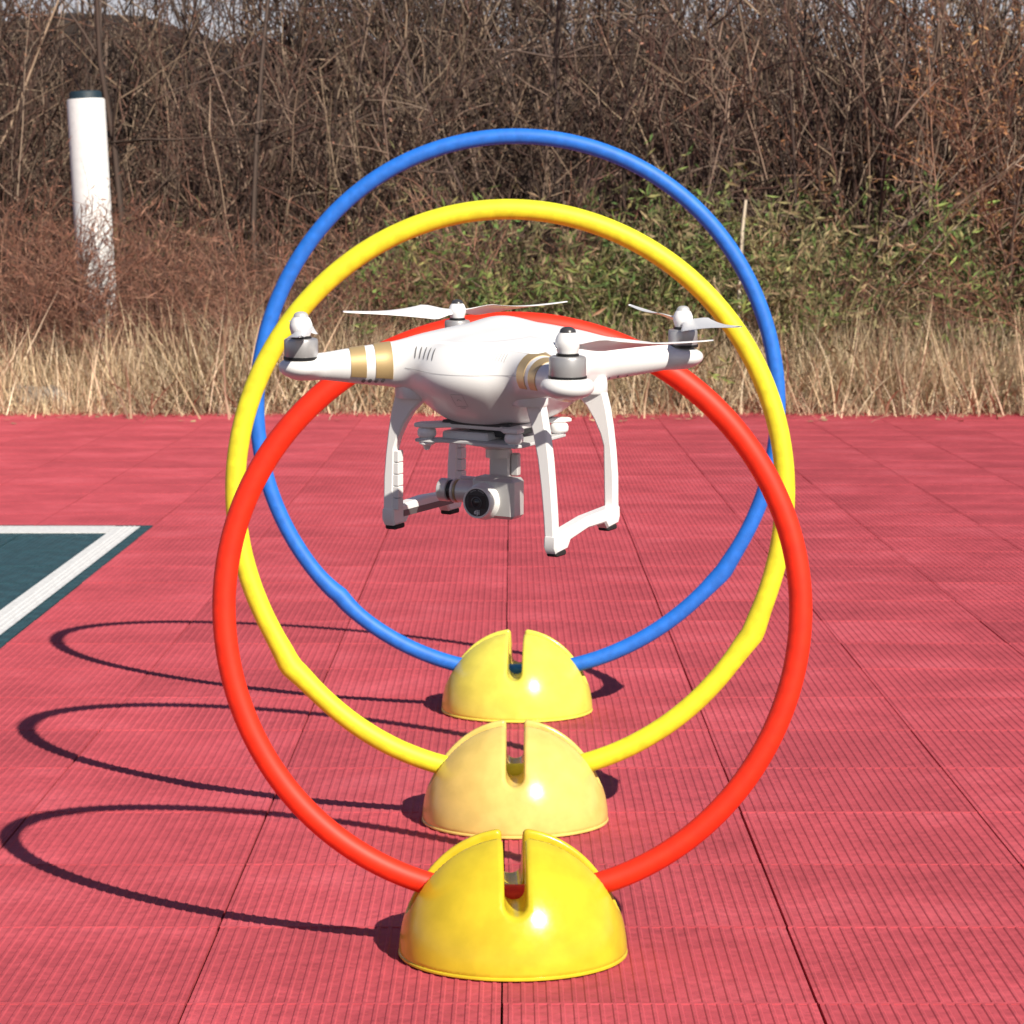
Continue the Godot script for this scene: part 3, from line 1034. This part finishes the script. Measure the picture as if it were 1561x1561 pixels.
func build_plants() -> void:
	var m := vmat(0.85)
	var mb := vmat(0.85)
	# the low earth bank behind the thicket
	var st := begin()
	var bankm := worn(mat(lin(0.055, 0.037, 0.029), 0.95), 1.5, 0.05, 0.3, 1.0, 41)
	var nz := 14
	var nx := 80
	var hts := func(i: int, j: int) -> Vector3:
		var x := -20.0 + i * 0.5
		var z := -16.6 - j * 0.45
		return Vector3(x, bank_height(x, z), z)
	for i in nx:
		for j in nz:
			var a: Vector3 = hts.call(i, j)
			var b: Vector3 = hts.call(i + 1, j)
			var c: Vector3 = hts.call(i + 1, j + 1)
			var d: Vector3 = hts.call(i, j + 1)
			var n := (b - a).cross(d - a).normalized()
			if n.y < 0: n = -n
			quad(st, a, b, c, d, n)
	tag(put("earth_bank", st.commit(), bankm), "", "", "", "structure")
	# thicket
	var thick := []
	for k in 5:
		var b := bush({stems = 20, height = 2.2, spread = 1.0, lean = Vector3(rng.randf_range(-0.12, 0.2), 0, 0.02), thick = 0.012, twigs = 17, twig = 0.42, leaves = 1, leaf = 0.022, leafw = 0.009, bark = BARK if k < 3 else DARKBARK, tint = RUSSET, wild = 0.16})
		var both := SurfaceTool.new()
		both.begin(Mesh.PRIMITIVE_TRIANGLES)
		both.append_from(b[0], 0, Transform3D.IDENTITY)
		both.append_from(b[1], 0, Transform3D.IDENTITY)
		thick.append(both.commit())
	var s := sown(205, -5.2, 5.2, 14.1, 18.0, 0.74, 1.14)
	stuff_of("bare_thicket", "tall tangle of bare brown stems filling the whole background", "thicket", thick, mb, s)
	var under := []
	for k in 4:
		var b := bush({stems = 15, height = 1.0, spread = 0.8, lean = Vector3(rng.randf_range(-0.3, 0.3), 0, 0.1), thick = 0.006, twigs = 20, twig = 0.30, leaves = 2, leaf = 0.055, leafw = 0.005, bark = BARK if k % 2 else RUSSET, tint = RUSSET if k < 2 else OLIVE, wild = 0.55})
		var both := SurfaceTool.new()
		both.begin(Mesh.PRIMITIVE_TRIANGLES)
		both.append_from(b[0], 0, Transform3D.IDENTITY)
		both.append_from(b[1], 0, Transform3D.IDENTITY)
		under.append(both.commit())
	s = sown(140, -4.6, 4.6, 13.1, 15.2, 0.6, 1.1)
	stuff_of("brown_undergrowth", "low russet and brown scrub in front of the tall bare stems", "undergrowth", under, mb, s)
	# dry grass along the edge of the court
	var gm := []
	for k in 5: gm.append(tuft(135, 0.52, 0.20, 0.0075, STRAW, 0.5 + 1.1 * k / 4.0))
	s = sown(900, -4.2, 4.2, 12.30, 13.4, 0.55, 1.1)
	stuff_of("dry_grass", "strip of tall straw coloured grass along the far edge of the court", "grass", gm, m, s)
	var gl := []
	for k in 3: gl.append(tuft(75, 0.20, 0.13, 0.006, STRAW, 1.1))
	s = sown(380, -4.2, 4.2, 12.02, 12.6, 0.35, 1.1)
	stuff_of("matted_straw", "low matted straw lying against the edge of the red court", "straw", gl, m, s)
	# green and olive weeds on the right
	var wm := []
	for k in 4:
		var b := bush({stems = 17, height = 0.80, spread = 0.7, lean = Vector3.ZERO, thick = 0.0045, twigs = 8, twig = 0.22, leaves = 8, leaf = 0.052, leafw = 0.010, bark = OLIVE, tint = OLIVE if k % 2 else GREEN, wild = 0.45})
		var both := SurfaceTool.new()
		both.begin(Mesh.PRIMITIVE_TRIANGLES)
		both.append_from(b[0], 0, Transform3D.IDENTITY)
		both.append_from(b[1], 0, Transform3D.IDENTITY)
		wm.append(both.commit())
	s = sown(115, -0.5, 4.2, 12.95, 14.6, 0.7, 1.2)
	stuff_of("olive_weeds", "olive weeds growing knee high behind the grass right of the hoops", "weeds", wm, m, s)

	# single plants one can point to
	shrub("russet_shrub", Vector3(-2.10, -0.02, -12.92), {stems = 120, height = 1.02, spread = 0.9, lean = Vector3(0.05, 0, 0), thick = 0.006, twigs = 18, twig = 0.30, leaves = 2, leaf = 0.055, leafw = 0.005, bark = RUSSET, tint = RUSSET, wild = 0.42}, m, "reddish brown twiggy shrub spreading around the foot of the white post", "shrub")
	shrub("russet_shrub", Vector3(-1.12, -0.02, -13.0), {stems = 75, height = 0.95, spread = 0.75, lean = Vector3(-0.1, 0, 0), thick = 0.006, twigs = 16, twig = 0.28, leaves = 2, leaf = 0.055, leafw = 0.005, bark = RUSSET, tint = RUSSET, wild = 0.5}, m, "low russet shrub between the white post and the blue hoop", "shrub")
	shrub("russet_shrub", Vector3(1.55, -0.02, -12.95), {stems = 60, height = 0.75, spread = 0.8, lean = Vector3(0.1, 0, 0), thick = 0.006, twigs = 16, twig = 0.26, leaves = 2, leaf = 0.055, leafw = 0.005, bark = RUSSET, tint = RUSSET, wild = 0.6}, m, "low russet shrub behind the straw grass right of the blue hoop", "shrub")
	shrub("leafy_weed", Vector3(0.12, -0.02, -13.55), {stems = 42, height = 0.78, spread = 1.0, lean = Vector3.ZERO, thick = 0.004, twigs = 8, twig = 0.2, leaves = 12, leaf = 0.034, leafw = 0.014, bark = OLIVE, tint = GREEN, wild = 0.4}, m, "green leafy weeds seen through the top of the yellow hoop", "weed")
	shrub("leafy_weed", Vector3(2.02, -0.02, -13.7), {stems = 44, height = 1.05, spread = 0.85, lean = Vector3.ZERO, thick = 0.005, twigs = 12, twig = 0.22, leaves = 16, leaf = 0.036, leafw = 0.016, bark = OLIVE, tint = [GREEN[0], GREEN[2]], wild = 0.35}, m, "dark green leafy plant under the arching bare branches at right", "plant")
	shrub("leafy_weed", Vector3(1.15, -0.02, -13.4), {stems = 50, height = 0.98, spread = 1.1, lean = Vector3.ZERO, thick = 0.004, twigs = 8, twig = 0.2, leaves = 11, leaf = 0.034, leafw = 0.013, bark = OLIVE, tint = [GREEN[1], OLIVE[0], GREEN[3]], wild = 0.4}, m, "yellowish green weeds just right of the blue hoop", "weed")
	shrub("arching_shrub", Vector3(1.30, -0.02, -13.35), {stems = 12, height = 2.1, spread = 0.35, lean = Vector3(0.55, 0, 0.05), thick = 0.008, twigs = 5, twig = 0.4, leaves = 0, leaf = 0.03, leafw = 0.01, bark = [Color(0.40, 0.32, 0.25), Color(0.30, 0.22, 0.16)], tint = RUSSET, wild = 0.14}, m, "bare shrub whose long pale branches arch up to the right", "shrub")
	shrub("orange_shrub", Vector3(2.35, -0.02, -13.7), {stems = 18, height = 2.25, spread = 0.7, lean = Vector3(-0.08, 0, 0.05), thick = 0.009, twigs = 30, twig = 0.42, leaves = 6, leaf = 0.038, leafw = 0.010, bark = RUSSET, tint = ORANGE, wild = 0.2}, m, "shrub with withered orange brown leaves in the upper right", "shrub")
	var sap := [[-1.93, -14.3, 0.024, "slender dark sapling standing just behind the white post"], [-1.27, -14.6, 0.020, "thin dark sapling between the white post and the blue hoop"], [0.24, -14.4, 0.024, "dark sapling rising behind the top of the blue hoop"], [0.98, -14.8, 0.019, "thin dark sapling leaning right beyond the blue hoop"]]
	for q in sap:
		var r := base("sapling", Vector3(q[0], -0.02, q[1]))
		var tk := begin()
		var pts := [Vector3.ZERO]
		var d := Vector3(0.02, 1, 0)
		for i in 8:
			d = (d + rdir() * 0.14).normalized()
			pts.append(pts[-1] + d * 0.42)
		stick(tk, pts, q[2], q[2] * 0.4, Color(0.09, 0.062, 0.05))
		put("trunk", tk.commit(), m, r)
		for k in 12:
			var i := rng.randi_range(2, 7)
			var bd := (rdir() + Vector3(0, 0.8, 0)).normalized()
			var bp: Array = [pts[i]]
			for j in 4:
				bd = (bd + rdir() * 0.15).normalized()
				bp.append(bp[-1] + bd * 0.16)
			var sb := begin()
			stick(sb, bp, q[2] * 0.35, q[2] * 0.1, Color(0.11, 0.075, 0.06))
			put("branch", sb.commit(), m, r)
		tag(r, q[3], "sapling", "saplings in the thicket")
	var sk := begin()
	stick(sk, [Vector3.ZERO, Vector3(0.02, 0.4, 0), Vector3(0.035, 0.8, 0.0), Vector3(0.05, 0.94, 0)], 0.014, 0.010, Color(0.62, 0.55, 0.42))
	tag(put("dead_stalk", sk.commit(), m, self, Vector3(1.0, -0.02, -12.75)), "pale broken stalk standing upright right of the hoop tops", "stalk")
	# pale stones half hidden in the straw
	var spots := [[-2.08, -12.36, 0.17, "pale flat stone in the straw at the far left"], [-1.72, -12.40, 0.14, "pale stone in the straw below the white post"], [0.55, -12.36, 0.13, "pale stone in the straw seen through the red hoop"], [2.0, -12.33, 0.035, "small white pebble at the court edge on the right"]]
	for q in spots:
		var fs := FastNoiseLite.new()
		fs.seed = int(q[2] * 1000)
		fs.frequency = 8.0
		var f := func(p: Vector3) -> float: return ell(p, Vector3(q[2], q[2] * 0.42, q[2] * 0.6)) + fs.get_noise_3dv(p / q[2] * 0.12) * q[2] * 0.25
		var w: float = q[2] * 1.4
		var sm := worn(mat(lin(0.42, 0.38, 0.33), 0.9), 9.0, 0.03, 0.6, 1.0, 51)
		tag(put("stone", nets(f, Vector3(-w, -w * 0.7, -w), Vector3(w, w * 0.7, w), q[2] / 9.0), sm, self, Vector3(q[0], q[2] * 0.18, q[1])), q[3], "stone", "stones along the court edge")
	# fallen leaves on the court edge
	var lf := begin()
	leaf(lf, Vector3.ZERO, Vector3(1, 0.05, 0), Vector3(0, 0.1, 1).normalized(), 0.04, 0.022, Color(0.36, 0.24, 0.14))
	var lxs := []
	var lcs := []
	for i in 260:
		var z := 12.19 - pow(rng.randf(), 2.5) * 0.9 + 0.1
		lxs.append(Transform3D(Basis(Vector3.UP, rng.randf() * TAU).rotated(Vector3(1, 0, 0), rng.randf_range(-0.25, 0.25)), Vector3(rng.randf_range(-3.5, 3.5), 0.006, -z)))
		var v := rng.randf_range(0.5, 1.6)
		lcs.append(Color(v, v, v))
	tag(scatter("fallen_leaves", lf.commit(), m, lxs, lcs), "dry leaves blown onto the far edge of the red court", "leaves", "", "stuff")

func build_post() -> void:
	var o := base("post", Vector3(-1.905, -0.02, -13.15))
	o.rotation.z = 0.045
	tag(o, "white pipe post with a dark blue top leaning in the brush", "post")
	var st := begin()
	lathe(st, [Vector2(0.088, 0.0), Vector2(0.088, 1.404), Vector2(0.084, 1.410), Vector2(0.076, 1.410), Vector2(0.076, 1.30)], 40)
	var pm := worn(mat(lin(0.78, 0.80, 0.80), 0.4), 3.0, 0.02, 0.95, 1.0, 61)
	put("pipe", st.commit(), pm, o)
	var cp := begin()
	lathe(cp, [Vector2(0.075, 1.36), Vector2(0.075, 1.436), Vector2(0.068, 1.445), Vector2(0.0, 1.447)], 32)
	put("cap", cp.commit(), worn(mat(lin(0.025, 0.075, 0.115), 0.6), 12.0, 0.06, 0.25, 1.0, 63), o)

func _ready() -> void:
	rng.seed = 20240611
	# camera
	var cam := Camera3D.new()
	cam.name = "camera"
	add_child(cam)
	cam.position = Vector3(0, 0.743, 0)
	cam.rotation.x = -atan(415.5 / 4300.0)
	cam.fov = rad_to_deg(2.0 * atan(780.5 / 4300.0))
	cam.near = 0.05
	var lens := CameraAttributesPhysical.new()
	lens.frustum_focal_length = 12.0 / tan(atan(780.5 / 4300.0))
	lens.frustum_focus_distance = 1.75
	lens.exposure_aperture = 42.0
	lens.frustum_near = 0.05
	lens.frustum_far = 2500.0
	cam.attributes = lens
	cam.far = 2500.0
	cam.current = true
	# sky, sun, exposure
	var we := WorldEnvironment.new()
	we.name = "environment"
	var env := Environment.new()
	env.background_mode = Environment.BG_SKY
	var sky := Sky.new()
	var psm := ProceduralSkyMaterial.new()
	psm.sky_top_color = Color(0.30, 0.38, 0.54)
	psm.sky_horizon_color = Color(1.0, 0.99, 0.99)
	psm.sky_curve = 0.11
	psm.ground_bottom_color = Color(0.20, 0.14, 0.12)
	psm.ground_horizon_color = Color(0.55, 0.52, 0.50)
	psm.sky_energy_multiplier = 0.85
	sky.sky_material = psm
	env.sky = sky
	env.tonemap_mode = Environment.TONE_MAPPER_LINEAR
	env.tonemap_exposure = 1.28
	env.sdfgi_enabled = true
	env.ssao_enabled = true
	env.ssil_enabled = true
	we.environment = env
	add_child(we)
	var sun := DirectionalLight3D.new()
	sun.name = "sun"
	sun.light_energy = 1.6
	sun.light_color = Color(1.0, 0.96, 0.90)
	sun.light_angular_distance = 0.5
	sun.shadow_enabled = true
	add_child(sun)
	sun.look_at_from_position(Vector3.ZERO, Vector3(-0.73, -1.0, -1.16))

	build_court()
	build_post()
	build_plants()

	var dome := nets(dome_field, Vector3(-0.128, -0.006, -0.128), Vector3(0.128, 0.136, 0.128), 0.004)
	build_dome(dome, -2.895, 0.001, lin(0.70, 0.56, 0.03), "deep yellow slotted dome nearest the camera gripping the red hoop")
	build_dome(dome, -3.572, 0.004, lin(0.80, 0.60, 0.17), "cream yellow slotted dome in the middle gripping the yellow hoop")
	build_dome(dome, -4.420, 0.008, lin(0.84, 0.76, 0.11), "light yellow slotted dome farthest back gripping the blue hoop")
	build_hoop(Vector3(0.0002, 0.3583, -2.895), 0.2985, 0.0, 0.0122, lin(0.88, 0.030, 0.004), "red hoop standing in the nearest yellow dome")
	build_hoop(Vector3(-0.002, 0.4204, -3.572), 0.3548, 0.016, 0.0129, lin(0.88, 0.84, 0.03), "yellow hoop standing in the middle dome", [[217.0, 0.016], [331.0, 0.014]])
	build_hoop(Vector3(0.0087, 0.4829, -4.420), 0.4146, 0.016, 0.0121, lin(0.016, 0.185, 0.74), "blue hoop standing in the farthest dome", [[226.0, -0.010], [322.0, 0.008]])
	build_drone()
